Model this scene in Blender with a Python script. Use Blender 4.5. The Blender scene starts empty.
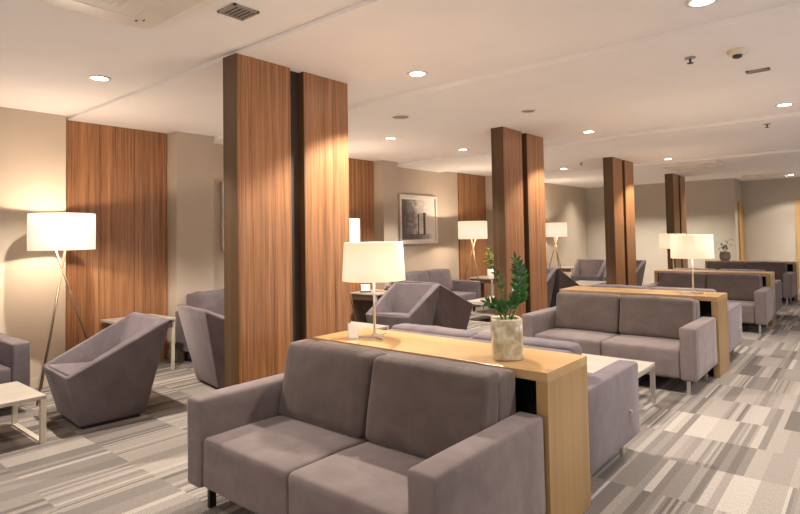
import bpy, bmesh, math, random
from mathutils import Vector, Matrix, noise
random.seed(7)
PI = math.pi
COL = bpy.context.scene.collection

# ------------------------------------------------------------------ materials
def new_mat(name):
    m = bpy.data.materials.new(name); m.use_nodes = True
    nt = m.node_tree; b = nt.nodes['Principled BSDF']
    return m, nt, b
def N(nt, t, **kw):
    n = nt.nodes.new(t)
    for k, v in kw.items(): setattr(n, k, v)
    return n
def math_n(nt, op, a, b=None, c=None):
    n = N(nt, 'ShaderNodeMath', operation=op)
    for i, x in enumerate((a, b, c)):
        if x is None: continue
        if isinstance(x, (int, float)): n.inputs[i].default_value = x
        else: nt.links.new(x, n.inputs[i])
    return n.outputs[0]
def ramp(nt, fac, stops, interp='LINEAR'):
    r = N(nt, 'ShaderNodeValToRGB'); r.color_ramp.interpolation = interp
    e = r.color_ramp.elements
    while len(e) < len(stops): e.new(0.5)
    for i, (p, c) in enumerate(stops):
        e[i].position = p; e[i].color = (*c, 1)
    nt.links.new(fac, r.inputs[0]); return r.outputs[0]
def plain(name, col, rough=0.5, metal=0.0, bump=0.0, bscale=200, spec=0.5, var=0.06):
    m, nt, b = new_mat(name)
    tc = N(nt, 'ShaderNodeTexCoord'); nz = N(nt, 'ShaderNodeTexNoise'); nz.inputs['Scale'].default_value = 3.0
    nz.inputs['Detail'].default_value = 4
    nt.links.new(tc.outputs['Object'], nz.inputs['Vector'])
    c0 = tuple(x * (1 - var) for x in col); c1 = tuple(min(1, x * (1 + var)) for x in col)
    nt.links.new(ramp(nt, nz.outputs['Fac'], [(0.3, c0), (0.7, c1)]), b.inputs['Base Color'])
    b.inputs['Roughness'].default_value = rough; b.inputs['Metallic'].default_value = metal
    b.inputs['Specular IOR Level'].default_value = spec
    if bump:
        n2 = N(nt, 'ShaderNodeTexNoise'); n2.inputs['Scale'].default_value = bscale
        nt.links.new(tc.outputs['Object'], n2.inputs['Vector'])
        bp = N(nt, 'ShaderNodeBump'); bp.inputs['Strength'].default_value = bump; bp.inputs['Distance'].default_value = 0.002
        nt.links.new(n2.outputs['Fac'], bp.inputs['Height']); nt.links.new(bp.outputs[0], b.inputs['Normal'])
    return m
def emit(name, col, strength, base=None, tr=0.0):
    m, nt, b = new_mat(name)
    b.inputs['Base Color'].default_value = (*(base or col), 1); b.inputs['Roughness'].default_value = 0.9
    b.inputs['Emission Color'].default_value = (*col, 1); b.inputs['Emission Strength'].default_value = strength
    return m
def velvet(name, ca, cb, wr=1.0):
    m, nt, b = new_mat(name)
    tc = N(nt, 'ShaderNodeTexCoord')
    n1 = N(nt, 'ShaderNodeTexNoise'); n1.inputs['Scale'].default_value = 5.5; n1.inputs['Detail'].default_value = 5; n1.inputs['Roughness'].default_value = 0.6
    n1.inputs['Distortion'].default_value = 0.6
    nt.links.new(tc.outputs['Object'], n1.inputs['Vector'])
    nt.links.new(ramp(nt, n1.outputs['Fac'], [(0.34, ca), (0.66, cb)]), b.inputs['Base Color'])
    b.inputs['Roughness'].default_value = 0.85; b.inputs['Specular IOR Level'].default_value = 0.2
    b.inputs['Sheen Weight'].default_value = 0.3; b.inputs['Sheen Roughness'].default_value = 0.4
    b.inputs['Sheen Tint'].default_value = (0.85, 0.78, 0.8, 1)
    mp = N(nt, 'ShaderNodeMapping'); mp.inputs['Scale'].default_value = (9, 9, 3) if wr <= 1 else (20, 8, 2.2)
    n2 = N(nt, 'ShaderNodeTexNoise'); n2.inputs['Scale'].default_value = 1.6; n2.inputs['Detail'].default_value = 3
    nt.links.new(tc.outputs['Object'], mp.inputs[0]); nt.links.new(mp.outputs[0], n2.inputs['Vector'])
    bp = N(nt, 'ShaderNodeBump'); bp.inputs['Strength'].default_value = 0.18 * wr; bp.inputs['Distance'].default_value = 0.012
    nt.links.new(n2.outputs['Fac'], bp.inputs['Height']); nt.links.new(bp.outputs[0], b.inputs['Normal'])
    return m
def wood(name, stops, scale, axis='Z', rough=0.4, fine=1.0, coord='Object', band=None, spec=0.5):
    m, nt, b = new_mat(name)
    tc = N(nt, 'ShaderNodeTexCoord'); mp = N(nt, 'ShaderNodeMapping')
    s = [scale] * 3; s['XYZ'.index(axis)] = scale * 0.02
    mp.inputs['Scale'].default_value = s
    nt.links.new(tc.outputs[coord], mp.inputs[0])
    n1 = N(nt, 'ShaderNodeTexNoise'); n1.inputs['Scale'].default_value = 1.0; n1.inputs['Detail'].default_value = 6; n1.inputs['Roughness'].default_value = 0.65
    nt.links.new(mp.outputs[0], n1.inputs['Vector'])
    mp2 = N(nt, 'ShaderNodeMapping'); s2 = [scale * 0.22] * 3; s2['XYZ'.index(axis)] = 0.05; mp2.inputs['Scale'].default_value = s2
    nt.links.new(tc.outputs[coord], mp2.inputs[0])
    n2 = N(nt, 'ShaderNodeTexNoise'); n2.inputs['Scale'].default_value = 1.0; n2.inputs['Detail'].default_value = 2
    nt.links.new(mp2.outputs[0], n2.inputs['Vector'])
    f = math_n(nt, 'ADD', math_n(nt, 'MULTIPLY', n1.outputs['Fac'], 0.62), math_n(nt, 'MULTIPLY', n2.outputs['Fac'], 0.38))
    nt.links.new(ramp(nt, f, stops), b.inputs['Base Color'])
    b.inputs['Roughness'].default_value = rough; b.inputs['Specular IOR Level'].default_value = spec
    bp = N(nt, 'ShaderNodeBump'); bp.inputs['Strength'].default_value = 0.12; bp.inputs['Distance'].default_value = 0.002
    nt.links.new(n1.outputs['Fac'], bp.inputs['Height']); nt.links.new(bp.outputs[0], b.inputs['Normal'])
    return m

def carpet_mat():
    m, nt, b = new_mat('carpet_tiles')
    g = N(nt, 'ShaderNodeNewGeometry'); sp = N(nt, 'ShaderNodeSeparateXYZ'); nt.links.new(g.outputs['Position'], sp.inputs[0])
    x, y = sp.outputs[0], sp.outputs[1]
    T = 0.5405
    row = math_n(nt, 'FLOOR', math_n(nt, 'DIVIDE', math_n(nt, 'SUBTRACT', y, 1.155 - 20 * T), T))
    def wn(a, b_, c=0.0):
        w = N(nt, 'ShaderNodeTexWhiteNoise', noise_dimensions='3D'); cx = N(nt, 'ShaderNodeCombineXYZ')
        for i, q in enumerate((a, b_, c)):
            if isinstance(q, (int, float)): cx.inputs[i].default_value = q
            else: nt.links.new(q, cx.inputs[i])
        nt.links.new(cx.outputs[0], w.inputs['Vector']); return w.outputs['Value']
    tile = math_n(nt, 'FLOOR', math_n(nt, 'DIVIDE', x, T))
    # half tiles shift their own break by a quarter or half tile so the seams step
    sh = math_n(nt, 'MULTIPLY', math_n(nt, 'FLOOR', math_n(nt, 'MULTIPLY', wn(tile, 5.0, 2.0), 3.0)), 0.0)
    strip = math_n(nt, 'FLOOR', math_n(nt, 'DIVIDE', x, 0.1351))
    sub = math_n(nt, 'FLOOR', math_n(nt, 'DIVIDE', x, 0.04504))
    thin = math_n(nt, 'FLOOR', math_n(nt, 'DIVIDE', x, 0.01689))
    big = wn(strip, row, 1.0); med = wn(sub, row, 7.0); fin = wn(thin, row, 13.0)
    sel = wn(strip, row, 31.0)
    usemed = math_n(nt, 'GREATER_THAN', sel, 0.34)
    usefin = math_n(nt, 'GREATER_THAN', sel, 0.80)
    v1 = N(nt, 'ShaderNodeMix'); v1.data_type = 'FLOAT'
    nt.links.new(usemed, v1.inputs[0]); nt.links.new(big, v1.inputs[2]); nt.links.new(med, v1.inputs[3])
    v2 = N(nt, 'ShaderNodeMix'); v2.data_type = 'FLOAT'
    nt.links.new(usefin, v2.inputs[0]); nt.links.new(v1.outputs[0], v2.inputs[2]); nt.links.new(fin, v2.inputs[3])
    col = ramp(nt, v2.outputs[0], [(0, (.130, .114, .104)), (.12, (.175, .156, .142)), (.30, (.212, .190, .172)), (.48, (.245, .220, .198)),
                                   (.64, (.280, .255, .228)), (.82, (.325, .297, .266)), (.94, (.37, .34, .305))], 'CONSTANT')
    # woven rib
    wv = N(nt, 'ShaderNodeTexNoise'); wv.inputs['Scale'].default_value = 1.0; wv.inputs['Detail'].default_value = 2
    mp = N(nt, 'ShaderNodeMapping'); mp.inputs['Scale'].default_value = (150, 45, 1); mp.inputs['Rotation'].default_value = (0, 0, 0.0)
    nt.links.new(g.outputs['Position'], mp.inputs[0]); nt.links.new(mp.outputs[0], wv.inputs['Vector'])
    rib = math_n(nt, 'SINE', math_n(nt, 'MULTIPLY', math_n(nt, 'ADD', x, math_n(nt, 'MULTIPLY', y, 1.0)), 290.0))
    ribm = math_n(nt, 'MULTIPLY', rib, math_n(nt, 'SUBTRACT', wn(sub, row, 77.0), 0.15))
    fac = math_n(nt, 'ADD', math_n(nt, 'ADD', 0.66, math_n(nt, 'MULTIPLY', wv.outputs['Fac'], 0.62)), math_n(nt, 'MULTIPLY', ribm, 0.20))
    mx = N(nt, 'ShaderNodeMix'); mx.data_type = 'RGBA'; mx.blend_type = 'MULTIPLY'; mx.inputs[0].default_value = 1.0
    nt.links.new(col, mx.inputs[6])
    cc = N(nt, 'ShaderNodeCombineColor')
    for i in range(3): nt.links.new(fac, cc.inputs[i])
    nt.links.new(cc.outputs[0], mx.inputs[7]); nt.links.new(mx.outputs[2], b.inputs['Base Color'])
    b.inputs['Roughness'].default_value = 0.95; b.inputs['Specular IOR Level'].default_value = 0.1
    bp = N(nt, 'ShaderNodeBump'); bp.inputs['Strength'].default_value = 0.4; bp.inputs['Distance'].default_value = 0.003
    nt.links.new(fac, bp.inputs['Height']); nt.links.new(bp.outputs[0], b.inputs['Normal'])
    return m

M = {}
M['carpet'] = carpet_mat()
M['ceiling'] = plain('ceiling_paint', (.83, .79, .765), .85, var=.015)
M['wall'] = plain('wall_beige', (.46, .385, .30), .75, bump=.1, bscale=300, var=.03)
M['wallfar'] = plain('wall_far_beige', (.45, .40, .33), .75, bump=.1, bscale=300, var=.03)
M['skirt'] = plain('baseboard_paint', (.50, .43, .34), .5)
M['zebra'] = wood('walnut_stripe', [(.32, (.085, .035, .014)), (.43, (.215, .094, .038)), (.50, (.30, .138, .057)), (.58, (.38, .185, .080)), (.70, (.50, .27, .125))], 80, 'Z', .38)
M['zebrad'] = wood('walnut_edge', [(.35, (.07, .036, .014)), (.6, (.14, .075, .03))], 25, 'Z', .45)
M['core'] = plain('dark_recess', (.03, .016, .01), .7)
M['oak'] = wood('light_oak', [(.32, (.33, .20, .085)), (.5, (.43, .27, .12)), (.68, (.51, .335, .16))], 16, 'X', .28, spec=.6)
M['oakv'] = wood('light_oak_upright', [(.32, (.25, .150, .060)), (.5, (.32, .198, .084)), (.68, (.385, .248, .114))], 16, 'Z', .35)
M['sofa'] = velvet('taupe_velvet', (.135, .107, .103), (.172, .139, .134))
M['sofab'] = velvet('taupe_velvet_back', (.078, .059, .052), (.100, .077, .068), 1.6)  # same taupe velvet, shade on the backs put into the colour
M['sofag'] = velvet('grey_lilac_velvet', (.115, .097, .108), (.145, .124, .137))  # taupe velvet with the cool tint of right-hand light in its colour
M['chair'] = velvet('grey_velvet', (.105, .086, .092), (.142, .118, .125), .6)
M['plinth'] = plain('black_plinth', (.02, .018, .017), .6)
M['chrome'] = plain('brushed_chrome', (.72, .69, .65), .38, 1.0)
M['brass'] = plain('bronze_metal', (.28, .22, .16), .35, 1.0)
M['darkleg'] = plain('dark_metal', (.06, .045, .035), .35, .8)
M['tabletop'] = wood('pale_tabletop', [(.3, (.36, .32, .27)), (.7, (.50, .455, .40))], 8, 'X', .3)
M['cream'] = plain('cream_metal', (.66, .60, .48), .35, .3)
M['shade'] = None
M['black'] = plain('black_void', (.008, .007, .007), .8)  # near-black puts the shade of the open console niche into the colour
M['white'] = plain('white_card', (.85, .84, .82), .5)
M['frame'] = plain('silver_cream_frame', (.72, .66, .58), .4, 0)
M['mat'] = plain('picture_mount', (.80, .76, .70), .8)
M['leaf'] = plain('glossy_leaf', (.035, .12, .025), .28, var=.35)
M['leafy'] = plain('lime_leaf', (.32, .40, .05), .4, var=.3)
M['leafg'] = plain('greygreen_leaf', (.07, .13, .05), .45, var=.3)
M['stem'] = plain('green_stem', (.10, .18, .05), .5)
M['soil'] = plain('potting_soil', (.04, .025, .015), .9, bump=.5)
M['vent'] = plain('vent_grey', (.30, .26, .22), .5)
M['ventd'] = plain('vent_dark', (.05, .04, .035), .7)
M['plastic'] = plain('cream_plastic', (.70, .60, .42), .4)
M['acw'] = plain('white_plastic', (.72, .65, .57), .5)
M['door'] = wood('honey_door_wood', [(.35, (.36, .20, .07)), (.65, (.55, .34, .13))], 18, 'Z', .4)
M['wbox'] = wood('dark_table_wood', [(.35, (.05, .03, .02)), (.65, (.11, .07, .045))], 18, 'X', .5)
M['lens'] = emit('downlight_lens', (1, .93, .82), 30)
M['bulb'] = emit('bulb_glass', (1, .85, .62), 12)

def shade_mat(name, col, st):
    m, nt, b = new_mat(name)
    b.inputs['Base Color'].default_value = (.42, .36, .28, 1); b.inputs['Roughness'].default_value = .9
    tc = N(nt, 'ShaderNodeTexCoord'); sp = N(nt, 'ShaderNodeSeparateXYZ'); nt.links.new(tc.outputs['Generated'], sp.inputs[0])
    c = ramp(nt, sp.outputs[2], [(0, (col[0], col[1] * .90, col[2] * .80)), (.35, col), (.7, (col[0], col[1] * .97, col[2] * .92)), (1, (col[0] * .95, col[1] * .86, col[2] * .72))])
    nt.links.new(c, b.inputs['Emission Color']); b.inputs['Emission Strength'].default_value = st
    return m
M['shade'] = shade_mat('lit_linen_shade', (1.0, .84, .66), .86)
M['shadet'] = shade_mat('lit_table_shade', (1.0, .82, .56), .84)

def pot_mat():
    m, nt, b = new_mat('marbled_alabaster')
    tc = N(nt, 'ShaderNodeTexCoord'); n = N(nt, 'ShaderNodeTexNoise'); n.inputs['Scale'].default_value = 14; n.inputs['Detail'].default_value = 6; n.inputs['Distortion'].default_value = 1.5
    nt.links.new(tc.outputs['Object'], n.inputs['Vector'])
    nt.links.new(ramp(nt, n.outputs['Fac'], [(.3, (.36, .29, .16)), (.5, (.56, .49, .32)), (.65, (.68, .62, .46)), (.75, (.82, .79, .68))]), b.inputs['Base Color'])
    b.inputs['Roughness'].default_value = .18; b.inputs['Coat Weight'].default_value = .5
    return m
M['pot'] = pot_mat()
M['potg'] = plain('stone_pot', (.33, .27, .21), .7, bump=.5, bscale=80, var=.2)

def art_mat():
    # misty black-and-white view: dark foliage at the left, pale sky at the right
    m, nt, b = new_mat('misty_print')
    tc = N(nt, 'ShaderNodeTexCoord'); sp = N(nt, 'ShaderNodeSeparateXYZ'); nt.links.new(tc.outputs['Generated'], sp.inputs[0])
    n = N(nt, 'ShaderNodeTexNoise'); n.inputs['Scale'].default_value = 7; n.inputs['Detail'].default_value = 8; n.inputs['Roughness'].default_value = .7
    nt.links.new(tc.outputs['Generated'], n.inputs['Vector'])
    y, z = sp.outputs[1], sp.outputs[2]
    a = math_n(nt, 'ADD', math_n(nt, 'MULTIPLY', y, 1.15), math_n(nt, 'MULTIPLY', math_n(nt, 'SUBTRACT', n.outputs['Fac'], .5), 1.3))
    a = math_n(nt, 'SUBTRACT', a, math_n(nt, 'MULTIPLY', math_n(nt, 'LESS_THAN', z, .14), .35))
    nt.links.new(ramp(nt, a, [(.1, (.09, .08, .075)), (.35, (.22, .19, .18)), (.55, (.50, .45, .41)), (.85, (.72, .66, .60))]), b.inputs['Base Color'])
    b.inputs['Roughness'].default_value = .35
    return m
M['art'] = art_mat()
M['ink'] = plain('print_ink', (.05, .04, .04), .5)

def glass_mat():
    m, nt, b = new_mat('clear_acrylic')
    b.inputs['Base Color'].default_value = (.95, .95, .93, 1); b.inputs['Roughness'].default_value = .05
    b.inputs['Alpha'].default_value = .35
    return m
M['acrylic'] = glass_mat()
M['sheet'] = glass_mat(); M['sheet'].node_tree.nodes['Principled BSDF'].inputs['Alpha'].default_value = .55

# ------------------------------------------------------------------ mesh helpers
def obj(name, bm, m, parent=None, smooth=False, bevel=0.0, seg=2, loc=None):
    me = bpy.data.meshes.new(name); bmesh.ops.recalc_face_normals(bm, faces=bm.faces); bm.to_mesh(me); bm.free()
    if smooth:
        for p in me.polygons: p.use_smooth = True
    me.materials.append(m)
    o = bpy.data.objects.new(name, me); COL.objects.link(o)
    if parent: o.parent = parent
    if loc: o.location = loc
    if bevel:
        b = o.modifiers.new('bevel', 'BEVEL'); b.width = bevel; b.segments = seg; b.limit_method = 'ANGLE'; b.angle_limit = 0.6
    return o
def add_box(bm, x0, x1, y0, y1, z0, z1, rot=None):
    r = bmesh.ops.create_cube(bm, size=1.0); vs = r['verts']
    for v in vs:
        v.co = Vector(((x0 + x1) / 2 + v.co.x * (x1 - x0), (y0 + y1) / 2 + v.co.y * (y1 - y0), (z0 + z1) / 2 + v.co.z * (z1 - z0)))
    if rot: bmesh.ops.transform(bm, matrix=rot, verts=vs)
    return vs
def box(*a): bm = bmesh.new(); add_box(bm, *a); return bm
def boxes(l):
    bm = bmesh.new()
    for a in l: add_box(bm, *a)
    return bm
def add_tube(bm, p, q, r0, r1=None, seg=12, cap=True):
    p, q = Vector(p), Vector(q); r1 = r0 if r1 is None else r1; d = (q - p); L = d.length
    rot = d.to_track_quat('Z', 'Y').to_matrix().to_4x4(); mt = Matrix.Translation((p + q) / 2) @ rot
    bmesh.ops.create_cone(bm, cap_ends=cap, segments=seg, radius1=r0, radius2=r1, depth=L, matrix=mt)
def add_lathe(bm, prof, seg=32, cx=0, cy=0):
    rings = []
    for r, z in prof:
        rings.append([bm.verts.new((cx + r * math.cos(2 * PI * i / seg), cy + r * math.sin(2 * PI * i / seg), z)) for i in range(seg)])
    for a, b in zip(rings, rings[1:]):
        for i in range(seg): bm.faces.new((a[i], a[(i + 1) % seg], b[(i + 1) % seg], b[i]))
    return rings
def lathe(prof, seg=32, cap=(False, False)):
    bm = bmesh.new(); rg = add_lathe(bm, prof, seg)
    if cap[0]: bm.faces.new(rg[0][::-1])
    if cap[1]: bm.faces.new(rg[-1])
    return bm
def add_disc(bm, r, z, seg=32):
    vs = [bm.verts.new((r * math.cos(2 * PI * i / seg), r * math.sin(2 * PI * i / seg), z)) for i in range(seg)]
    bm.faces.new(vs)
def soft_box(x0, x1, y0, y1, z0, z1, r=.03, n=8, crown=(0, 0, 0), amp=0.0, freq=6.0, seed=0, wr=None):
    """rounded box with a gentle crown and cloth wrinkles"""
    h = Vector(((x1 - x0) / 2, (y1 - y0) / 2, (z1 - z0) / 2)); c = Vector(((x0 + x1) / 2, (y0 + y1) / 2, (z0 + z1) / 2))
    def samp(a):
        rr = min(r, a * .98); inner = [(-a + rr) + 2 * (a - rr) * i / n for i in range(n + 1)]
        return [-a, -a + rr * .12, -a + rr * .4] + [v for v in inner] + [a - rr * .4, a - rr * .12, a]
    S = [samp(h[i]) for i in range(3)]
    bm = bmesh.new(); cache = {}
    def vert(P):
        k = tuple(round(x, 5) for x in P)
        if k in cache: return cache[k]
        P = Vector(P)
        inn = Vector([max(-(h[i] - min(r, h[i] * .98)), min(h[i] - min(r, h[i] * .98), P[i])) for i in range(3)])
        d = P - inn; nd = d.normalized() if d.length > 1e-9 else Vector((0, 0, 0))
        rr = min(r, min(h) * .98)
        Q = inn + Vector([nd[i] * min(r, h[i] * .98) for i in range(3)])
        u = [Q[i] / h[i] for i in range(3)]
        for ax in range(3):
            o1, o2 = [i for i in range(3) if i != ax]
            Q[ax] += u[ax] * crown[ax] * (1 - u[o1] ** 2) * (1 - u[o2] ** 2)
        if amp:
            s = Vector((Q.x + seed * 3.1, Q.y + seed * 1.7, Q.z))
            w = noise.noise(s * freq) * amp
            if wr: w += wr * (abs(noise.noise(Vector((s.x * 16, s.y * 3, s.z * 3.0 + seed)))) - .2) * (.35 + .65 * (1 - min(1, abs(u[0]))**2))
            Q += nd * w
        v = bm.verts.new(Q + c); cache[k] = v; return v
    for ax in range(3):
        o1, o2 = [i for i in range(3) if i != ax]
        for s in (-1, 1):
            for i in range(len(S[o1]) - 1):
                for j in range(len(S[o2]) - 1):
                    q = []
                    for a, b_ in ((i, j), (i + 1, j), (i + 1, j + 1), (i, j + 1)):
                        P = [0, 0, 0]; P[ax] = s * h[ax]; P[o1] = S[o1][a]; P[o2] = S[o2][b_]; q.append(vert(P))
                    if len(set(q)) == 4:
                        try: bm.faces.new(q)
                        except ValueError: pass
    return bm
def shear_back(bm, z0, k):
    for v in bm.verts: v.co.y += max(0, v.co.z - z0) * k
    return bm

def thing(name, label, cat, loc=(0, 0, 0), rz=0, group=None):
    o = bpy.data.objects.new(name, None); COL.objects.link(o); o.empty_display_size = .1
    o.location = loc; o.rotation_euler = (0, 0, rz); o['label'] = label; o['category'] = cat
    if group: o['group'] = group
    return o
def tag(o, label, cat, group=None):
    o['label'] = label; o['category'] = cat
    if group: o['group'] = group
    return o
def struct(name, bm, m, **k):
    o = obj(name, bm, m, **k); o['kind'] = 'structure'; return o
def dup(root, loc, rz, label, group=None):
    r = root.copy(); COL.objects.link(r); r.location = loc; r.rotation_euler = (0, 0, rz); r['label'] = label
    if group: r['group'] = group
    for ch in [c for c in COL.objects if c.parent == root]:
        c = ch.copy(); COL.objects.link(c); c.parent = r
        for g in [q for q in COL.objects if q.parent == ch]:
            d = g.copy(); COL.objects.link(d); d.parent = c
    return r

# ------------------------------------------------------------------ room shell
CH = 2.777; P = 3.81
PU = -6.438; RU = -6.69
UR, VB = 3.2, -3.0; VF = 16.25; VF2 = 17.35
struct('floor', box(-7.3, UR + .2, VB - .2, VF2 + .3, -.2, 0), M['carpet'])
# ceiling: alternate bays dropped by a few centimetres, and one slot near the first column
bm = bmesh.new()
edges = [VB - .2, 2.22, 2.31, 3.98, 5.72, 7.72, 9.22, 11.25, 13.0, 15.0, VF2 + .3]
zs = [CH, CH + .03, CH, CH - .04, CH, CH - .04, CH, CH - .04, CH, CH]
for a, b_, z in zip(edges, edges[1:], zs): add_box(bm, -7.3, UR + .2, a, b_, z, 3.1)
struct('ceiling', bm, M['ceiling'])
# left wall: outline stepping in and out
W = [(PU, VB), (PU, 2.23), (RU, 2.23), (RU, 3.45), (PU, 3.45), (PU, 3.95), (RU, 3.95), (RU, 7.22), (PU, 7.22), (PU, 7.60), (RU, 7.60),
     (RU, 10.95), (PU, 10.95), (PU, 11.35), (RU, 11.35), (RU, 13.50), (PU, 13.50), (PU, VF + .1)]
def prism(pts, z0, z1):
    bm = bmesh.new(); a = [bm.verts.new((x, y, z0)) for x, y in pts]; b_ = [bm.verts.new((x, y, z1)) for x, y in pts]
    bm.faces.new(a[::-1]); bm.faces.new(b_); n = len(pts)
    for i in range(n): bm.faces.new((a[i], a[(i + 1) % n], b_[(i + 1) % n], b_[i]))
    return bm
struct('wall_left', prism(W + [(-7.2, VF + .1), (-7.2, VB)], 0, CH + .1), M['wall'])
bm = bmesh.new(); t = .012
for (x0, y0), (x1, y1) in zip(W, W[1:]):
    if abs(x0 - x1) < 1e-6: add_box(bm, x0 - .005, x0 + t, min(y0, y1) - (0), max(y0, y1), 0, .10)
    else: add_box(bm, min(x0, x1), max(x0, x1) + t, y0 - t if x1 < x0 else y0 - t, y0 + t, 0, .10)
struct('baseboard_left', bm, M['skirt'])
struct('wall_far', boxes([(-7.2, -2.62, VF, VF2 + .2, 0, CH + .1), (-2.62, UR, VF2, VF2 + .2, 0, CH + .1)]), M['wallfar'])
struct('baseboard_far', boxes([(PU, -2.62, VF - t, VF + .005, 0, .1), (-2.62, UR, VF2 - t, VF2 + .005, 0, .1), (-2.625, -2.62 + t, VF, 16.58, 0, .1)]), M['skirt'])
struct('wall_right', box(UR, UR + .2, VB, VF2, 0, CH + .1), M['wallfar'])
struct('wall_back', box(-7.2, UR, VB - .2, VB, 0, CH + .1), M['wall'])
# doors at the far end
d = struct('door_1', box(-2.618, -2.595, 16.66, 17.24, 0, 2.12), M['door'])
f = obj('door_frame', boxes([(-2.62, -2.58, 16.60, 16.66, 0, 2.18), (-2.62, -2.58, 17.24, 17.30, 0, 2.18), (-2.62, -2.58, 16.66, 17.24, 2.12, 2.18)]), M['door'], d)
hb = bmesh.new(); add_tube(hb, (-2.595, 16.74, 1.02), (-2.55, 16.74, 1.02), .012); add_tube(hb, (-2.55, 16.73, 1.02), (-2.55, 16.86, 1.02), .009)
obj('door_handle', hb, M['chrome'], d)
d = struct('door_2', box(-1.38, -.50, VF2 - .022, VF2 - .002, 0, 2.12), M['door'])
obj('door_frame', boxes([(-1.46, -1.38, VF2 - .04, VF2, 0, 2.20), (-.50, -.42, VF2 - .04, VF2, 0, 2.20), (-1.38, -.50, VF2 - .04, VF2, 2.12, 2.20)]), M['door'], d)
hb = bmesh.new(); add_tube(hb, (-.5, VF2 - .022, 1.02), (-.5, VF2 - .07, 1.02), .012); add_tube(hb, (-.49, VF2 - .07, 1.02), (-.62, VF2 - .07, 1.02), .009)
obj('door_handle', hb, M['chrome'], d)
# walnut wall panels standing in the recesses
for i, (a, b_) in enumerate([(2.245, 3.44), (6.05, 7.21), (9.87, 10.94), (12.9, 13.49)]):
    bm = bmesh.new(); n = max(2, round((b_ - a) / .4)); w = (b_ - a) / n
    for k in range(n): add_box(bm, RU, RU + .035, a + k * w + .002, a + (k + 1) * w - .002, 0, CH - .045 if False else CH)
    lab = ['striped walnut wall panel behind the nearest floor lamp at left', 'striped walnut wall panel seen between first column and framed print',
           'striped walnut wall panel behind the floor lamp with the lime plant', 'narrow striped walnut wall panel behind the farthest floor lamp'][i]
    tag(obj('wall_panel', bm, M['zebra']), lab, 'wall panel', 'walnut panels along the left wall')

# ------------------------------------------------------------------ columns
col_lab = ['largest striped walnut column, standing beside the nearest sofa', 'striped walnut column behind the plant, second from the front',
           'striped walnut column rising behind the second sofa row, third from front', 'farthest striped walnut column, behind the two lit table lamps']
for i in range(4):
    v = [2.289, 6.064, 9.874, 13.746][i]
    c = thing('column', col_lab[i], 'column', (-3.42, v, 0), 0, 'walnut clad columns')
    top = CH - (.041 if i in () else .0)
    for a, b_ in ((0, .481), (.618, 1.105)):
        s = obj('slab', box(-.171, 0, a, b_, 0, CH), M['zebra'], c, bevel=.003)
        obj('edge_panel', box(-.169, -.002, a - .006, a + .002, 0, CH), M['zebrad'], s)
    obj('recess_core', box(-.15, -.06, .481, .618, 0, CH), M['core'], c)  # near-black filler added between the slabs, shade of the gap as colour

# ------------------------------------------------------------------ sofas
def make_sofa(name, label, mat, matb, group, leg, HB=.822):
    Wd, D, AW = 1.68, .87, .135
    t = thing(name, label, 'sofa', (0, 0, 0), 0, group)
    for s in (-1, 1):
        x0, x1 = (-Wd / 2, -Wd / 2 + AW) if s < 0 else (Wd / 2 - AW, Wd / 2)
        obj('armrest', soft_box(x0, x1, -D / 2, D / 2, .135, .60, .022, 6, (.002, .002, .006), .003, 5, s + 3), mat, t, True)
    sw = (Wd - 2 * AW) / 2
    for s in (-1, 1):
        x0, x1 = (-sw, -.001) if s < 0 else (.001, sw)
        b = soft_box(x0, x1, -D / 2 + .012, D / 2 - .20, .14, .405, .03, 10, (0, .004, .008), .003, 5, s * 2 + 9)
        for v in b.verts:
            if v.co.z > .3: v.co.z -= max(0, v.co.y) * .06
        obj('seat_cushion', b, mat, t, True)
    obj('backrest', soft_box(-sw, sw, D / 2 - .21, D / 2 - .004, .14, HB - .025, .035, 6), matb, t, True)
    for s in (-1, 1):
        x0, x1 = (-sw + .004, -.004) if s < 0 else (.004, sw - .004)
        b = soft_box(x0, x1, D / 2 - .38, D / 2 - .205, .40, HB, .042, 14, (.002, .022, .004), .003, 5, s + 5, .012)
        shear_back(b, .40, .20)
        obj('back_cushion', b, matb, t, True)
    for sx in (-1, 1):
        for sy in (-1, 1):
            x = sx * (Wd / 2 - .09); y = sy * (D / 2 - .10)
            obj('leg', box(x - .012, x + .012, y - .02, y + .02, 0, .14), leg, t, bevel=.002)
    return t
sofa = make_sofa('sofa', 'nearest two-seat taupe velvet sofa, facing the camera in front of the potted plant', M['sofa'], M['sofab'], 'sofas in the middle row', M['darkleg'])
CU = (-2.889 - 1.20) / 2
sofa.location = (CU, 2.03, 0)
sofaB = make_sofa('sofa', 'taupe velvet sofa facing away, its back against the first oak console', M['sofag'], M['sofag'], 'sofas in the middle row', M['chrome'], .80)
sofaB.location = (CU, 3.415, 0); sofaB.rotation_euler = (0, 0, PI)
tg = bmesh.new(); add_tube(tg, (-.846, -.22, .33), (-.858, -.22, .33), .012, seg=10); obj('button', tg, M['chrome'], sofaB)
sofaC = make_sofa('sofa', 'taupe velvet sofa facing the camera across the white centre coffee table', M['sofa'], M['sofab'], 'sofas in the middle row', M['chrome'], .79)
sofaC.location = (CU, 5.83, 0)
dup(sofaB, (CU, 7.235, 0), PI, 'grey-lilac velvet sofa with its back to the second oak console')
dup(sofaC, (CU + .05, 9.62, 0), 0, 'taupe velvet sofa facing the camera, beneath the farther lit table lamp')
dup(sofaB, (CU, 11.06, 0), PI, 'grey-lilac velvet sofa end showing behind the third oak console')
dup(sofaC, (CU, 13.42, 0), 0, 'farthest taupe velvet sofa, in front of the console with the round stone pot')
wl = ['grey velvet sofa arm cut off at the left picture edge, by nearest floor lamp', 'grey velvet sofa against the wall, mostly hidden behind the first column',
      'grey velvet wall sofa under the framed black and white print', 'grey velvet wall sofa hidden behind the second column']
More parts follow.
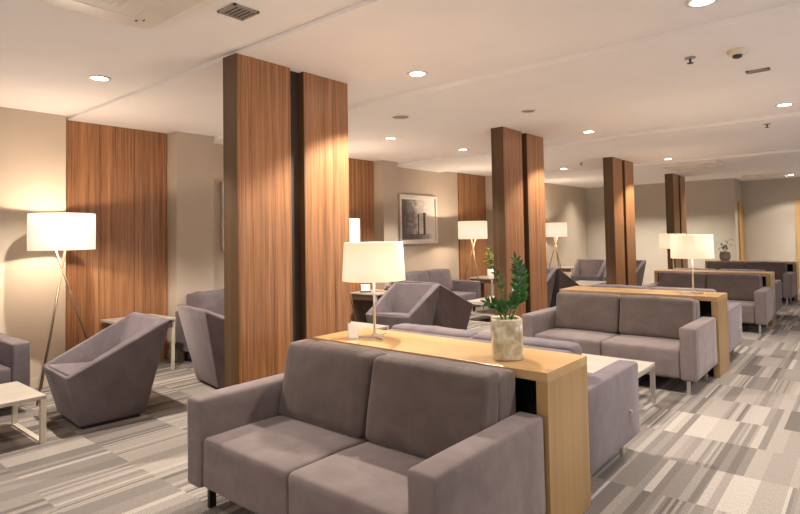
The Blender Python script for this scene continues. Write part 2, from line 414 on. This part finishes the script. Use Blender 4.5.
SW = make_sofa('wall_sofa', wl[0], M['chair'], M['chair'], 'sofas against the left wall', M['darkleg'])
for i, v in enumerate([.82, 4.27, 8.07]):
    u = [-6.0, -6.02, -6.0][i]
    if i == 0: SW.location = (u, v, 0); SW.rotation_euler = (0, 0, PI / 2)
    else: dup(SW, (u, v, 0), PI / 2, wl[i])

# ------------------------------------------------------------------ oak consoles
def make_console(label):
    L, D, H, T = 1.66, .482, .794, .045
    t = thing('console', label, 'console', (0, 0, 0), 0, 'oak consoles between the sofas')
    obj('top_panel', box(-L / 2, L / 2, 0, D, H - T, H), M['oak'], t, bevel=.002)
    for s in (-1, 1):
        x0, x1 = (-L / 2, -L / 2 + .06) if s < 0 else (L / 2 - .06, L / 2)
        obj('end_panel', box(x0, x1, 0, D, 0, H - T), M['oakv'], t, bevel=.002)
    obj('inner_panel', box(-L / 2 + .06, L / 2 - .06, D / 2 - .01, D / 2 + .01, 0, H - T), M['black'], t)  # black stands in for shade inside the niche
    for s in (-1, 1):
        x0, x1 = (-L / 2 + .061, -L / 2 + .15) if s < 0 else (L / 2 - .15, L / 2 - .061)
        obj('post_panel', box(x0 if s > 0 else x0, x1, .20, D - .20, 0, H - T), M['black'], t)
    return t
cl = ['nearest oak console holding the table lamp and plant in marbled pot', 'second oak console with a lit table lamp at its right end',
      'third oak console with the lit table lamp partly hidden by another', 'farthest oak console with the round stone pot']
KU = (-2.852 - 1.192) / 2
con = make_console(cl[0]); con.location = (KU, 2.476, 0)
for i, v in ((1, 6.295), (2, 10.08), (3, 13.88)): dup(con, (KU, v, 0), 0, cl[i])

# ------------------------------------------------------------------ tub armchairs
def make_tub(label):
    t = thing('tub_chair', label, 'armchair', (0, 0, 0), 0, 'angular grey armchairs')
    V = dict(B0=(-.285, -.25, .03), B1=(.285, -.25, .03), B2=(.285, .25, .03), B3=(-.285, .25, .03),
             T0=(-.345, -.35, .43), T1=(.345, -.35, .43), T2=(.385, .42, .79), T3=(-.385, .42, .79),
             S0=(-.275, -.35, .43), S1=(.275, -.35, .43), I2=(.30, .35, .79), I3=(-.30, .35, .79),
             Q2=(.235, .17, .385), Q3=(-.235, .17, .385))
    bm = bmesh.new(); v = {k: bm.verts.new(p) for k, p in V.items()}
    for f in ('B3 B2 B1 B0', 'B0 B1 T1 S1 S0 T0', 'B1 B2 T2 T1', 'B3 B0 T0 T3', 'B2 B3 T3 T2', 'T1 T2 I2 S1', 'T0 S0 I3 T3', 'T2 T3 I3 I2',
              'S1 I2 Q2', 'S0 Q3 I3', 'Q2 I2 I3 Q3', 'S0 S1 Q2 Q3'):
        bm.faces.new([v[k] for k in f.split()])
    bmesh.ops.recalc_face_normals(bm, faces=bm.faces)
    obj('shell', bm, M['chair'], t, True, bevel=.016, seg=3)
    sm = bmesh.new()
    a = [(-.262, -.325, .435), (.262, -.325, .435), (.225, .15, .39), (-.225, .15, .39)]
    lo = [sm.verts.new((x, y, z - .02)) for x, y, z in a]; hi = [sm.verts.new((x * .985, y, z + .012)) for x, y, z in a]
    sm.faces.new(lo[::-1]); sm.faces.new(hi)
    for i in range(4): sm.faces.new((lo[i], lo[(i + 1) % 4], hi[(i + 1) % 4], hi[i]))
    obj('seat', sm, M['chair'], t, True, bevel=.012, seg=3)
    pm = box(-.25, .25, -.215, .215, 0, .032); obj('plinth', pm, M['plinth'], t)
    return t
tl = [(-4.95, 1.99, -.07, 'angular grey tub chair in front of the nearest floor lamp'),
      (-5.04, 3.28, PI - .16, 'angular grey tub chair seen from behind, left of the first column'),
      (-4.87, 5.78, .12, 'angular grey tub chair with its seat facing us behind the lamp on the nearest console'),
      (-4.93, 6.76, PI - .14, 'angular grey tub chair turned away, back to back with another, left of second column'),
      (-4.93, 9.60, .10, 'angular grey tub chair facing us just right of the second column'),
      (-4.86, 10.52, PI - .16, 'angular grey tub chair turned away, its slanted side just right of the second column'),
      (-5.33, 13.45, .15, 'far grey tub chair just left of the third column'),
      (-4.48, 13.45, -.05, 'far grey tub chair just right of the third column')]
tub = None
for x, y, rz, lab in tl:
    if tub is None: tub = make_tub(lab); tub.location = (x, y, 0); tub.rotation_euler = (0, 0, rz)
    else: dup(tub, (x, y, 0), rz, lab)

# ------------------------------------------------------------------ coffee tables (sled frame)
def make_coffee(label, L, D, H, legm, shelf=False):
    t = thing('coffee_table', label, 'coffee table', (0, 0, 0), 0, 'pale coffee tables')
    obj('tabletop', box(-L / 2, L / 2, -D / 2, D / 2, H - .028, H), M['tabletop'], t, bevel=.003)
    for s in (-1, 1):
        x = s * (L / 2 - .02); w = .018
        obj('leg_frame', boxes([(x - w, x + w, -D / 2, -D / 2 + .03, 0, H - .028), (x - w, x + w, D / 2 - .03, D / 2, 0, H - .028),
                                (x - w, x + w, -D / 2 + .03, D / 2 - .03, 0, .012), (x - w, x + w, -D / 2 + .03, D / 2 - .03, H - .045, H - .028)]), legm, t)
    if shelf: obj('shelf', box(-L / 2 + .04, L / 2 - .04, -D / 2 + .03, D / 2 - .03, .12, .14), M['tabletop'], t)
    return t
c = make_coffee('pale coffee table with chrome sled legs between the two nearest middle sofas', 1.2, .66, .345, M['chrome']); c.location = (-2.045, 4.72, 0)
ct = make_coffee('cream coffee table cut off at the lower left, beside the nearest tub chair', 1.15, .66, .34, M['cream'])
ct.location = (-4.97, .91, 0); ct.rotation_euler = (0, 0, PI / 2)
dup(ct, (-4.97, 4.70, 0), PI / 2, 'pale coffee table glimpsed under the nearest console lamp')
dup(ct, (-4.97, 12.3, 0), PI / 2, 'pale coffee table in front of the far tub chairs, left of third column')
ct2 = make_coffee('pale coffee table with a lower shelf, just left of the second column', 1.15, .66, .34, M['cream'], True); ct2.location = (-4.97, 8.55, 0); ct2.rotation_euler = (0, 0, PI / 2)

# ------------------------------------------------------------------ side tables
def make_side(label):
    t = thing('side_table', label, 'side table', (0, 0, 0), 0, 'side tables by the wall')
    obj('tabletop', box(-.29, .29, -.29, .29, .555, .58), M['tabletop'], t, bevel=.003)
    obj('apron', boxes([(-.27, .27, -.27, -.255, .47, .555), (-.27, -.255, -.255, .255, .47, .555), (.255, .27, -.255, .255, .47, .555), (-.27, .27, .255, .27, .47, .555)]), M['wbox'], t)
    obj('side_panel', box(-.27, -.25, -.25, .25, 0, .47), M['wbox'], t)
    for s in (-1, 1): obj('leg', box(.24, .27, s * .27 - .015, s * .27 + .015, 0, .555), M['cream'], t)
    return t
st = make_side('pale-topped side table against the panelled wall behind the nearest tub chair'); st.location = (-6.32, 2.93, 0)
dup(st, (-6.06, 6.58, 0), 0, 'pale-topped side table holding white card and magazine, behind the nearest table lamp')
dup(st, (-6.10, 10.06, 0), 0, 'pale-topped side table carrying the lime green plant')
dup(st, (-6.10, 13.95, 0), 0, 'pale-topped side table by the farthest floor lamp')
tc = thing('tent_card', 'small white tent card on the side table behind the nearest table lamp', 'card', (-6.13, 6.42, .58), .7)
obj('card_face', prism([(-.07, -.03), (.07, -.03), (.07, .03), (-.07, .03)], .02, .12), M['white'], tc, bevel=.004)
obj('card_base', box(-.08, .08, -.05, .05, 0, .02), M['ventd'], tc)
mg = bmesh.new(); add_box(mg, -.14, .14, -.10, .10, 0, .012); add_box(mg, -.12, .13, -.09, .09, .012, .022)
tag(obj('magazine', mg, M['potg'], None, loc=(-5.92, 6.62, .58), bevel=.002), 'thin magazine pile lying beside the white tent card', 'magazine')
bk = obj('book', box(-.10, .10, -.07, .07, 0, .03), M['ventd'], None, loc=(-5.86, 6.72, .602), bevel=.004)
bk.rotation_euler = (0, 0, .5); tag(bk, 'small dark book on top of the magazines on the side table', 'book')

# ------------------------------------------------------------------ floor lamps
def make_floor_lamp(label):
    t = thing('floor_lamp', label, 'floor lamp', (0, 0, 0), 0, 'tripod floor lamps with drum shades')
    s = obj('lamp_shade', lathe([(.282, 1.375), (.284, 1.545), (.282, 1.72), (.278, 1.72), (.278, 1.375), (.282, 1.375)], 48), M['shade'], t, True)
    bm = bmesh.new()
    for k in range(3):
        a = k * 2 * PI / 3; add_tube(bm, (0, 0, 1.42), (.279 * math.cos(a), .279 * math.sin(a), 1.42), .003, seg=6)
    obj('shade_ring', bm, M['brass'], s)
    obj('diffuser_disc', lathe([(.001, 1.545), (.262, 1.545), (.262, 1.552), (.001, 1.552)], 40), M['white'], t)  # added opaque disc, blocks the downlight so the drum shadow is closed
    for k in range(3):
        a = math.radians(190 + 120 * k); bm = bmesh.new()
        add_tube(bm, (-.075 * math.cos(a), -.075 * math.sin(a), 1.44), (.36 * math.cos(a), .36 * math.sin(a), 0.006), .010, .009, 10)
        obj('leg', bm, M['brass'], t, True)
    bm = bmesh.new(); add_tube(bm, (0, 0, 1.42), (0, 0, 1.445), .016); obj('socket', bm, M['brass'], t)
    bm = bmesh.new(); bmesh.ops.create_uvsphere(bm, u_segments=16, v_segments=10, radius=.035, matrix=Matrix.Translation((0, 0, 1.59))); obj('bulb', bm, M['bulb'], t, True)
    return t
LAMPU = -5.95
fl = ['nearest floor lamp with white drum shade on crossed tripod legs at left', 'floor lamp whose white shade peeks out right of the first column',
      'floor lamp with lit drum shade above the lime green plant', 'farthest floor lamp with lit drum shade beside the orange-lit wall']
L0 = None
fpos = [(LAMPU, 2.03), (LAMPU, 5.72), (LAMPU, 9.27), (LAMPU, 13.0)]
for (u, v), lab in zip(fpos, fl):
    if L0 is None: L0 = make_floor_lamp(lab); L0.location = (u, v, 0)
    else: dup(L0, (u, v, 0), .4, lab)

# ------------------------------------------------------------------ table lamps
def make_table_lamp(label, rb, rt, H=.25, zb=.37):
    t = thing('table_lamp', label, 'table lamp', (0, 0, 0), 0, 'table lamps on the consoles')
    s = obj('lamp_shade', lathe([(rb, zb), (rt, zb + H), (rt - .004, zb + H), (rb - .004, zb), (rb, zb)], 48), M['shadet'], t, True)
    bm = bmesh.new(); add_tube(bm, (0, 0, .008), (0, 0, zb + .06), .0085, seg=14); obj('stem', bm, M['chrome'], t, True)
    bm = bmesh.new()
    for k in range(3):
        a = math.radians(220 + 120 * k); add_box(bm, 0, .125, -.011, .011, 0, .009, Matrix.Rotation(a, 4, 'Z'))
    add_tube(bm, (0, 0, 0), (0, 0, .02), .02, seg=16); obj('base', bm, M['chrome'], t)
    bm = bmesh.new()
    for k in range(3):
        a = k * 2 * PI / 3 + .3; add_tube(bm, (0, 0, zb + .05), ((rb - .006) * math.cos(a), (rb - .006) * math.sin(a), zb + .05), .002, seg=6)
    obj('shade_ring', bm, M['chrome'], s)
    bm = bmesh.new(); bmesh.ops.create_uvsphere(bm, u_segments=16, v_segments=10, radius=.03, matrix=Matrix.Translation((0, 0, zb + .13))); obj('bulb', bm, M['bulb'], t, True)
    return t
tpos = [(-2.516, 2.715), (-1.478, 6.60), (-2.60, 10.30)]
a = make_table_lamp('nearest table lamp, cream shade on slim chrome stem, at the column end of the console', .208, .194); a.location = (*tpos[0], .795)
a = make_table_lamp('table lamp with wide lit shade at the right end of the second console', .208, .203); a.location = (*tpos[1], .795)
dup(a, (*tpos[2], .795), 0, 'farther table lamp whose shade shows left behind the wide lit shade')

# acrylic holder next to the nearest table lamp
ac = thing('card_holder', 'small clear acrylic card holder beside the nearest table lamp base', 'card holder', (-2.575, 2.575, .794), .75)
obj('panel', box(-.035, .035, -.002, .002, 0, .105), M['acrylic'], ac)
obj('foot', box(-.04, .04, -.02, .02, 0, .006), M['acrylic'], ac)
obj('card', box(-.03, .03, -.006, -.004, .01, .10), M['sheet'], ac)

# ------------------------------------------------------------------ plants
RX = Vector((math.cos(math.radians(40)), math.sin(math.radians(40)), 0))      # to the right in the view
RY = Vector((-math.sin(math.radians(40)), math.cos(math.radians(40)), 0))
def leaf(bm, p, d, up, L, W_):
    d = d.normalized(); s = d.cross(up).normalized(); n = s.cross(d).normalized()
    pr = [(0, .0), (.18, .6), (.42, 1.0), (.68, .82), (.88, .4), (1.0, 0)]
    ce = [bm.verts.new(p + d * L * a + n * (L * .10 * math.sin(a * PI)) ) for a, w in pr]
    le = [None if w == 0 else bm.verts.new(p + d * L * a + s * W_ * w * .5 + n * (L * .10 * math.sin(a * PI) + W_ * .12 * w)) for a, w in pr]
    ri = [None if w == 0 else bm.verts.new(p + d * L * a - s * W_ * w * .5 + n * (L * .10 * math.sin(a * PI) + W_ * .12 * w)) for a, w in pr]
    for side in (le, ri):
        for i in range(len(pr) - 1):
            q = [ce[i], side[i], side[i + 1], ce[i + 1]]; q = [x for x in q if x is not None]
            if len(q) >= 3: bm.faces.new(q if side is le else q[::-1])
def frond(bl, bs, base, tip, bend, n, L, W_, start=.3, r=.005):
    pts = []
    for i in range(13):
        s = i / 12; pts.append(base.lerp(tip, s) + bend * math.sin(s * PI))
    for a, b_ in zip(pts, pts[1:]): add_tube(bs, a, b_, r * 1.0, r * .9, 8)
    for k in range(n):
        s = start + (1 - start) * (k + .5) / n; i = min(11, int(s * 12)); p = pts[i].lerp(pts[i + 1], s * 12 - i)
        tan = (pts[i + 1] - pts[i]).normalized()
        side = tan.cross(RY).normalized()
        for sg in (-1, 1):
            d_ = side * sg * .8 + tan * .75 + RY * random.uniform(-.55, .35) + Vector((0, 0, random.uniform(-.1, .1)))
            sc = (.7 + .4 * math.sin(s * PI)) * random.uniform(.85, 1.1)
            leaf(bl, p, d_, -RY * .8 + Vector((0, 0, .6)) + RX * random.uniform(-.3, .3), L * sc, W_ * sc)
    leaf(bl, pts[-1], (pts[-1] - pts[-2]), -RY, L * .8, W_ * .7)
pp = thing('potted_plant', 'glossy green leafy plant in square marbled pot on the nearest console', 'plant', (-1.505, 2.655, .794), .65)
pr = bmesh.new()
def sq(r_, z_, seg=40, p_=5):
    out = []
    for i in range(seg):
        a_ = 2 * PI * i / seg; c_, s_ = math.cos(a_), math.sin(a_); k_ = (abs(c_) ** p_ + abs(s_) ** p_) ** (-1 / p_)
        out.append((r_ * k_ * c_, r_ * k_ * s_, z_))
    return out
prof = [(.070, 0), (.077, .006), (.079, .05), (.080, .14), (.079, .208), (.075, .214), (.070, .208), (.068, .17)]
rings = [[pr.verts.new(q) for q in sq(r_, z_)] for r_, z_ in prof]
for A_, B_ in zip(rings, rings[1:]):
    for i in range(40): pr.faces.new((A_[i], A_[(i + 1) % 40], B_[(i + 1) % 40], B_[i]))
pr.faces.new(rings[0][::-1]); obj('pot', pr, M['pot'], pp, True)
so = bmesh.new(); so.faces.new([so.verts.new(q) for q in sq(.069, .18)]); obj('soil', so, M['soil'], pp)
bl, bs = bmesh.new(), bmesh.new(); Rz = Matrix.Rotation(-.65, 3, 'Z')
def O(r_, f_, z_): return RX * r_ + RY * f_ + Vector((0, 0, z_))
for base, tip, bend, n, L, W_, s0 in [
    (O(.012, 0, .18), O(.058, .0, .52), O(.035, -.01, 0), 12, .062, .021, .35),
    (O(.018, .01, .18), O(.082, .02, .42), O(.02, 0, 0), 10, .056, .020, .40),
    (O(-.005, 0, .18), O(-.055, -.01, .46), O(.02, .0, 0), 3, .045, .018, .62),
    (O(-.01, .0, .18), O(-.105, -.02, .30), O(.0, .0, .03), 5, .05, .018, .40),
    (O(.0, -.01, .18), O(-.04, -.04, .29), O(0, 0, .02), 5, .052, .02, .3),
    (O(.01, -.01, .18), O(.035, -.05, .33), O(0, 0, .02), 5, .055, .02, .35)]:
    frond(bl, bs, base, tip, bend, n, L, W_, s0)
for b_ in (bl, bs):
    bmesh.ops.transform(b_, matrix=Rz.to_4x4(), verts=b_.verts)
obj('leaves', bl, M['leaf'], pp, True); obj('stems', bs, M['stem'], pp, True)

p2 = thing('potted_plant', 'small lime green plant in white cylinder pot on the side table', 'plant', (-6.02, 10.02, .58))
obj('pot', lathe([(.055, 0), (.062, .01), (.065, .17), (.060, .17), (.058, .13), (.0, .13)], 24, (True, False)), M['white'], p2, True)
bl, bs = bmesh.new(), bmesh.new()
for k in range(16):
    a_ = random.uniform(0, 2 * PI); r_ = random.uniform(.02, .17)
    tip = Vector((r_ * math.cos(a_), r_ * math.sin(a_), random.uniform(.28, .58)))
    add_tube(bs, (0, 0, .13), tip, .003, seg=6)
    for q in range(3): leaf(bl, tip * (1 - q * .12), Vector((math.cos(a_ + q * 2), math.sin(a_ + q * 2), .3 - q * .3)), Vector((0, 0, 1)), .13, .06)
obj('leaves', bl, M['leafy'], p2, True); obj('stems', bs, M['stem'], p2, True)

p3 = thing('potted_plant', 'small drooping plant in round stone pot on the farthest console', 'plant', (-2.50, 14.12, .794))
p3.scale = (.84, .84, .84)
obj('pot', lathe([(.09, 0), (.125, .05), (.135, .13), (.115, .22), (.105, .24), (.095, .23), (.09, .19), (0, .19)], 28, (True, False)), M['potg'], p3, True)
bl, bs = bmesh.new(), bmesh.new()
for r_, z_, q in ((-.16, .48, 1), (.12, .44, 1), (.17, .56, -1), (.02, .40, 1), (-.08, .36, 1)):
    mid = RX * r_ * .6 + Vector((0, 0, z_)); add_tube(bs, (0, 0, .19), mid, .005, seg=6)
    leaf(bl, mid, RX * r_ * 4 + Vector((0, 0, -.25)), Vector((0, 0, 1)), .15, .07); leaf(bl, mid * .8, RX * -r_ * 2 + RY * .5 + Vector((0, 0, .5)), Vector((0, 0, 1)), .12, .06)
obj('leaves', bl, M['leafg'], p3, True); obj('stems', bs, M['stem'], p3, True)

# ------------------------------------------------------------------ framed prints
def make_picture(label, v0, v1):
    t = thing('framed_picture', label, 'picture', (RU + .003, v0, 1.30), 0, 'framed prints on the left wall')
    W_, H_ = v1 - v0, .93
    obj('frame', boxes([(0, .05, 0, W_, 0, .05), (0, .05, 0, W_, H_ - .05, H_), (0, .05, 0, .05, .05, H_ - .05), (0, .05, W_ - .05, W_, .05, H_ - .05)]), M['frame'], t, bevel=.004)
    obj('mount', box(.004, .018, .05, W_ - .05, .05, H_ - .05), M['mat'], t)
    pr_ = obj('print', box(.018, .021, .085, W_ - .085, .085, H_ - .085), M['art'], t)
    for y0, w_, top in ((W_ * .66, .06, .56), (W_ * .50, .03, .55)):
        pts = []
        for k in range(13): pts.append((y0 - w_ * (.5 + .15 * (k % 2)), .17 + (top - .17) * k / 12))
        for k in range(9): a_ = PI - PI * k / 8; pts.append((y0 + w_ * math.cos(a_), top + w_ * .8 * math.sin(a_)))
        for k in range(13): pts.append((y0 + w_ * (.5 + .15 * (k % 2)), top - (top - .17) * k / 12))
        bm = bmesh.new(); lo = [bm.verts.new((.0212, a_, b_)) for a_, b_ in pts]; hi = [bm.verts.new((.0225, a_, b_)) for a_, b_ in pts]
        bm.faces.new(hi); bm.faces.new(lo[::-1])
        for k in range(len(pts)): bm.faces.new((lo[k], lo[(k + 1) % len(pts)], hi[(k + 1) % len(pts)], hi[k]))
        obj('tower_shape', bm, M['ink'], pr_)
    return t
make_picture('framed black and white print of two slender towers above the wall sofa', 7.90, 9.06)
make_picture('framed print showing only its pale edge left of the first column', 4.21, 5.38)

# ------------------------------------------------------------------ ceiling fittings
def zc(v):
    for a_, b_, z in zip(edges, edges[1:], zs):
        if a_ <= v < b_: return z
    return CH
dl = [(-4.75, 1.89, 'round downlight above the nearest floor lamp at left'), (-2.79, 3.57, 'round downlight just right of the first column'),
      (-.70, 3.57, 'round downlight at the top picture edge, right of centre'), (-4.77, 5.51, 'round downlight over the wall between first and second columns, nearer one'),
      (-4.79, 7.24, 'round downlight just left of the second column'), (-2.78, 7.17, 'round downlight between second and third columns'),
      (-.66, 7.14, 'round downlight near the right picture edge'), (-1.45, 16.45, 'farthest small round downlight near the far right door'),
      (-4.77, 10.9, 'round downlight hidden behind the second column'), (-2.78, 10.9, 'round downlight beyond the third column'),  # downlights from here on are added for extra light
      (-2.79, .10, 'round downlight over the nearest sofa, outside the picture'), (-.70, .10, 'round downlight above the camera'),
      (1.4, 3.57, 'round downlight over the right aisle, nearer'), (1.4, 7.14, 'round downlight over the right aisle, farther')]
D0 = None
def spot(loc, e, ang, col=(1, .89, .78), blend=.35, r=.03, name='downlight_beam'):
    l = bpy.data.lights.new(name, 'SPOT'); l.energy = e * 2.9; l.spot_size = math.radians(ang); l.spot_blend = blend; l.color = col; l.shadow_soft_size = r
    o = bpy.data.objects.new(name, l); COL.objects.link(o); o.location = loc; return o
for u, v, lab in dl:
    z = zc(v)
    if D0 is None:
        D0 = thing('downlight', lab, 'downlight', (u, v, z), 0, 'recessed ceiling downlights')
        obj('trim_ring', lathe([(.085, .002), (.085, -.006), (.062, -.008), (.062, .002)], 32), M['acw'], D0, True)
        bm = bmesh.new(); add_disc(bm, .063, -.004); obj('lens', bm, M['lens'], D0)
    else: dup(D0, (u, v, z), 0, lab)
    spot((u, v, z - .02), 22 if v < 1 else 30 if v > 15 else 125 if (u, v) == (-2.79, 3.57) else 130 if (u, v) == (-4.75, 1.89) else 100 if u < -4 else 75, 118, blend=.3)
for (u, v) in fpos:
    for z, e_ in ((1.652, 38), (1.478, 40)):
        l = bpy.data.lights.new('floor_lamp_light', 'POINT'); l.energy = e_; l.color = (1, .80, .62); l.shadow_soft_size = .02
        o = bpy.data.objects.new('floor_lamp_light', l); COL.objects.link(o); o.location = (u, v, z)
for (u, v) in tpos:
    l = bpy.data.lights.new('table_lamp_light', 'POINT'); l.energy = 20; l.color = (1, .76, .52); l.shadow_soft_size = .03
    o = bpy.data.objects.new('table_lamp_light', l); COL.objects.link(o); o.location = (u, v, .795 + .55)

o = thing('smoke_detector', 'cream round smoke detector on the ceiling at upper right', 'smoke detector', (-.689, 4.588, CH - .04))
obj('base', lathe([(.06, 0), (.065, -.012), (.06, -.02)], 28), M['plastic'], o, True)
obj('cap', lathe([(.058, -.02), (.052, -.032), (.045, -.036)], 28, (False, True)), M['plastic'], o, True)
obj('sensor_grille', lathe([(.030, -.036), (.030, -.052), (.018, -.058)], 20, (False, True)), M['ventd'], o, True)
def sprinkler(u, v, lab):
    t = thing('ceiling_sprinkler', lab, 'sprinkler', (u, v, zc(v)), 0, 'ceiling sprinklers')
    obj('escutcheon', lathe([(.04, .004), (.038, -.006), (.02, -.010)], 20, (False, True)), M['vent'], t, True)
    bm = bmesh.new(); add_tube(bm, (0, 0, -.01), (0, 0, -.04), .008); add_tube(bm, (0, 0, -.04), (0, 0, -.044), .022, seg=14); obj('deflector', bm, M['ventd'], t)
sprinkler(-.983, 4.54, 'small dark sprinkler left of the smoke detector')
sprinkler(-.924, 8.05, 'small dark sprinkler below the right edge downlight')
sprinkler(-4.15, 10.28, 'small dark sprinkler just right of the second column top')
def grille(name, lab, u, v, w, d_, n, ang=0, z=None):
    t = thing(name, lab, 'ceiling vent', (u, v, zc(v) if z is None else z), ang)
    obj('frame', boxes([(-w / 2, w / 2, -d_ / 2, -d_ / 2 + .015, -.012, 0), (-w / 2, w / 2, d_ / 2 - .015, d_ / 2, -.012, 0), (-w / 2, -w / 2 + .015, -d_ / 2, d_ / 2, -.012, 0), (w / 2 - .015, w / 2, -d_ / 2, d_ / 2, -.012, 0)]), M['vent'], t)
    obj('backing', box(-w / 2 + .015, w / 2 - .015, -d_ / 2 + .015, d_ / 2 - .015, -.003, 0), M['ventd'], t)
    obj('slats', boxes([(-w / 2 + .015, w / 2 - .015, -d_ / 2 + .015 + (d_ - .03) * (k + .2) / n, -d_ / 2 + .015 + (d_ - .03) * (k + .6) / n, -.009, -.003) for k in range(n)]), M['vent'], t)
grille('ceiling_vent', 'small square slatted vent on the ceiling above the first column', -2.775, 1.87, .17, .17, 5)
grille('ceiling_vent', 'small slatted vent on the ceiling right of the smoke detector', -.652, 5.28, .16, .07, 3)
def speaker(u, v, r, lab):
    t = thing('ceiling_speaker', lab, 'speaker', (u, v, zc(v)), 0, 'flush ceiling speakers')
    obj('rim', lathe([(r, 0), (r, -.006), (r * .9, -.008)], 28), M['acw'], t, True); obj('grille', lathe([(r * .9, -.006), (r * .5, -.008), (.001, -.008)], 28), M['vent'], t, True)
speaker(-2.69, 5.305, .075, 'small round dark speaker above the second column')
speaker(-3.83, 4.594, .095, 'round pale speaker on the ceiling right of the first column')
def cassette(u, v, s, lab, z=None):
    t = thing('air_conditioner', lab, 'air conditioner', (u, v, zc(v) if z is None else z), 0, 'ceiling cassette air conditioners')
    bm = bmesh.new(); pts = []
    for cx, cy, a0 in ((s - .1, s - .1, 0), (-s + .1, s - .1, 90), (-s + .1, -s + .1, 180), (s - .1, -s + .1, 270)):
        for k in range(7): a_ = math.radians(a0 + 15 * k); pts.append((cx + .1 * math.cos(a_), cy + .1 * math.sin(a_)))
    obj('housing', prism(pts, -.045, 0), M['acw'], t, bevel=.008)
    g = s * .52
    obj('intake_grille', boxes([(-g, g, -g + 2 * g * k / 12, -g + 2 * g * (k + .55) / 12, -.050, -.045) for k in range(12)]), M['acw'], t)
    for k in range(4):
        b_ = boxes([(-s * .62, s * .62, s * .68, s * .80, -.049, -.045)]); bmesh.ops.transform(b_, matrix=Matrix.Rotation(k * PI / 2, 4, 'Z'), verts=b_.verts)
        obj('air_outlet', b_, M['frame'], t)
        b_ = boxes([(s * .74, s * .76, s * .74, s * .77, -.050, -.045), (s * .80, s * .81, s * .66, s * .70, -.050, -.045)]); bmesh.ops.transform(b_, matrix=Matrix.Rotation(k * PI / 2, 4, 'Z'), verts=b_.verts)
        obj('clip', b_, M['ventd'], t)
cassette(-2.86, 1.12, .49, 'large white cassette air conditioner at the top left picture edge')
cassette(-2.60, 11.9, .49, 'flat ceiling cassette air conditioner behind the third and fourth columns')
cassette(-1.95, 16.1, .42, 'farthest ceiling cassette air conditioner before the recessed far wall')

# ------------------------------------------------------------------ added unseen windows at right, with fill lights at right and rear
def area(name, loc, rot, sx, sy, e, col):
    l = bpy.data.lights.new(name, 'AREA'); l.shape = 'RECTANGLE'; l.size = sx; l.size_y = sy; l.energy = e; l.color = col
    o = bpy.data.objects.new(name, l); COL.objects.link(o); o.location = loc; o.rotation_euler = rot; return o
for i, v in enumerate([.5, 4.5, 8.5, 12.5]):
    w = struct('window_%d' % (i + 1), boxes([(UR - .05, UR, v - 1.3, v + 1.3, .75, .80), (UR - .05, UR, v - 1.3, v + 1.3, 2.4, 2.45), (UR - .05, UR, v - 1.3, v - 1.25, .8, 2.4), (UR - .05, UR, v + 1.25, v + 1.3, .8, 2.4), (UR - .05, UR, v - .02, v + .02, .8, 2.4)]), M['white'])  # added frames on the unseen wall, to go with the fill lights
    area('window_daylight', (UR - .08, v, 1.6), (0, PI / 2 + .7, 0), 1.6, 2.4, 58, (.86, .88, 1.0))  # cool fill light added at the right
area('rear_daylight', (-1.8, VB + .1, 1.6), (-PI / 2, 0, 0), 6.5, 1.8, 150, (1, .92, .88))  # added fill light behind the camera, tilted up to brighten the ceiling
bpy.data.objects['rear_daylight'].rotation_euler = (PI / 2 + .85, 0, 0)

for x_, sx_, v_ in ((-4.4, 3.2, VF - 1.1), (-1.0, 2.6, VF2 - 1.1)):
    w_ = area('wall_washer', (x_, v_, CH - .012), (0, 0, 0), sx_, .05, 115, (1, .92, .80)); w_.data.spread = math.radians(104)  # added lights without fixtures, brighten the lower far walls
# ------------------------------------------------------------------ world, camera
w = bpy.data.worlds.new('world'); bpy.context.scene.world = w; w.use_nodes = True
w.node_tree.nodes['Background'].inputs[0].default_value = (.9, .85, .8, 1); w.node_tree.nodes['Background'].inputs[1].default_value = .4
f, yaw, yh = 560.075, math.radians(40.055), 216.708; b = math.radians(-2.009); r = math.radians(-.975)
F0 = Vector((-math.sin(yaw), math.cos(yaw), 0)); R0 = Vector((math.cos(yaw), math.sin(yaw), 0)); Zu = Vector((0, 0, 1))
F = F0 * math.cos(b) - Zu * math.sin(b); Up = F0 * math.sin(b) + Zu * math.cos(b)
Rr = R0 * math.cos(r) + Up * math.sin(r); Uu = -R0 * math.sin(r) + Up * math.cos(r)
cam = bpy.data.cameras.new('camera'); co = bpy.data.objects.new('camera', cam); COL.objects.link(co)
mw = Matrix((Rr, Uu, -F)).transposed().to_4x4(); mw.translation = Vector((0, 0, 1.45)); co.matrix_world = mw
cam.sensor_width = 36; cam.lens = f / 800 * 36; cam.shift_y = -(257 - yh) / 800; cam.clip_start = .02
sc = bpy.context.scene; sc.camera = co
sc.view_settings.view_transform = 'Standard'; sc.view_settings.look = 'None'; sc.view_settings.exposure = 0.0
sc.cycles.max_bounces = 10; sc.cycles.diffuse_bounces = 6; sc.cycles.sample_clamp_indirect = 6.0; sc.cycles.use_denoising = True
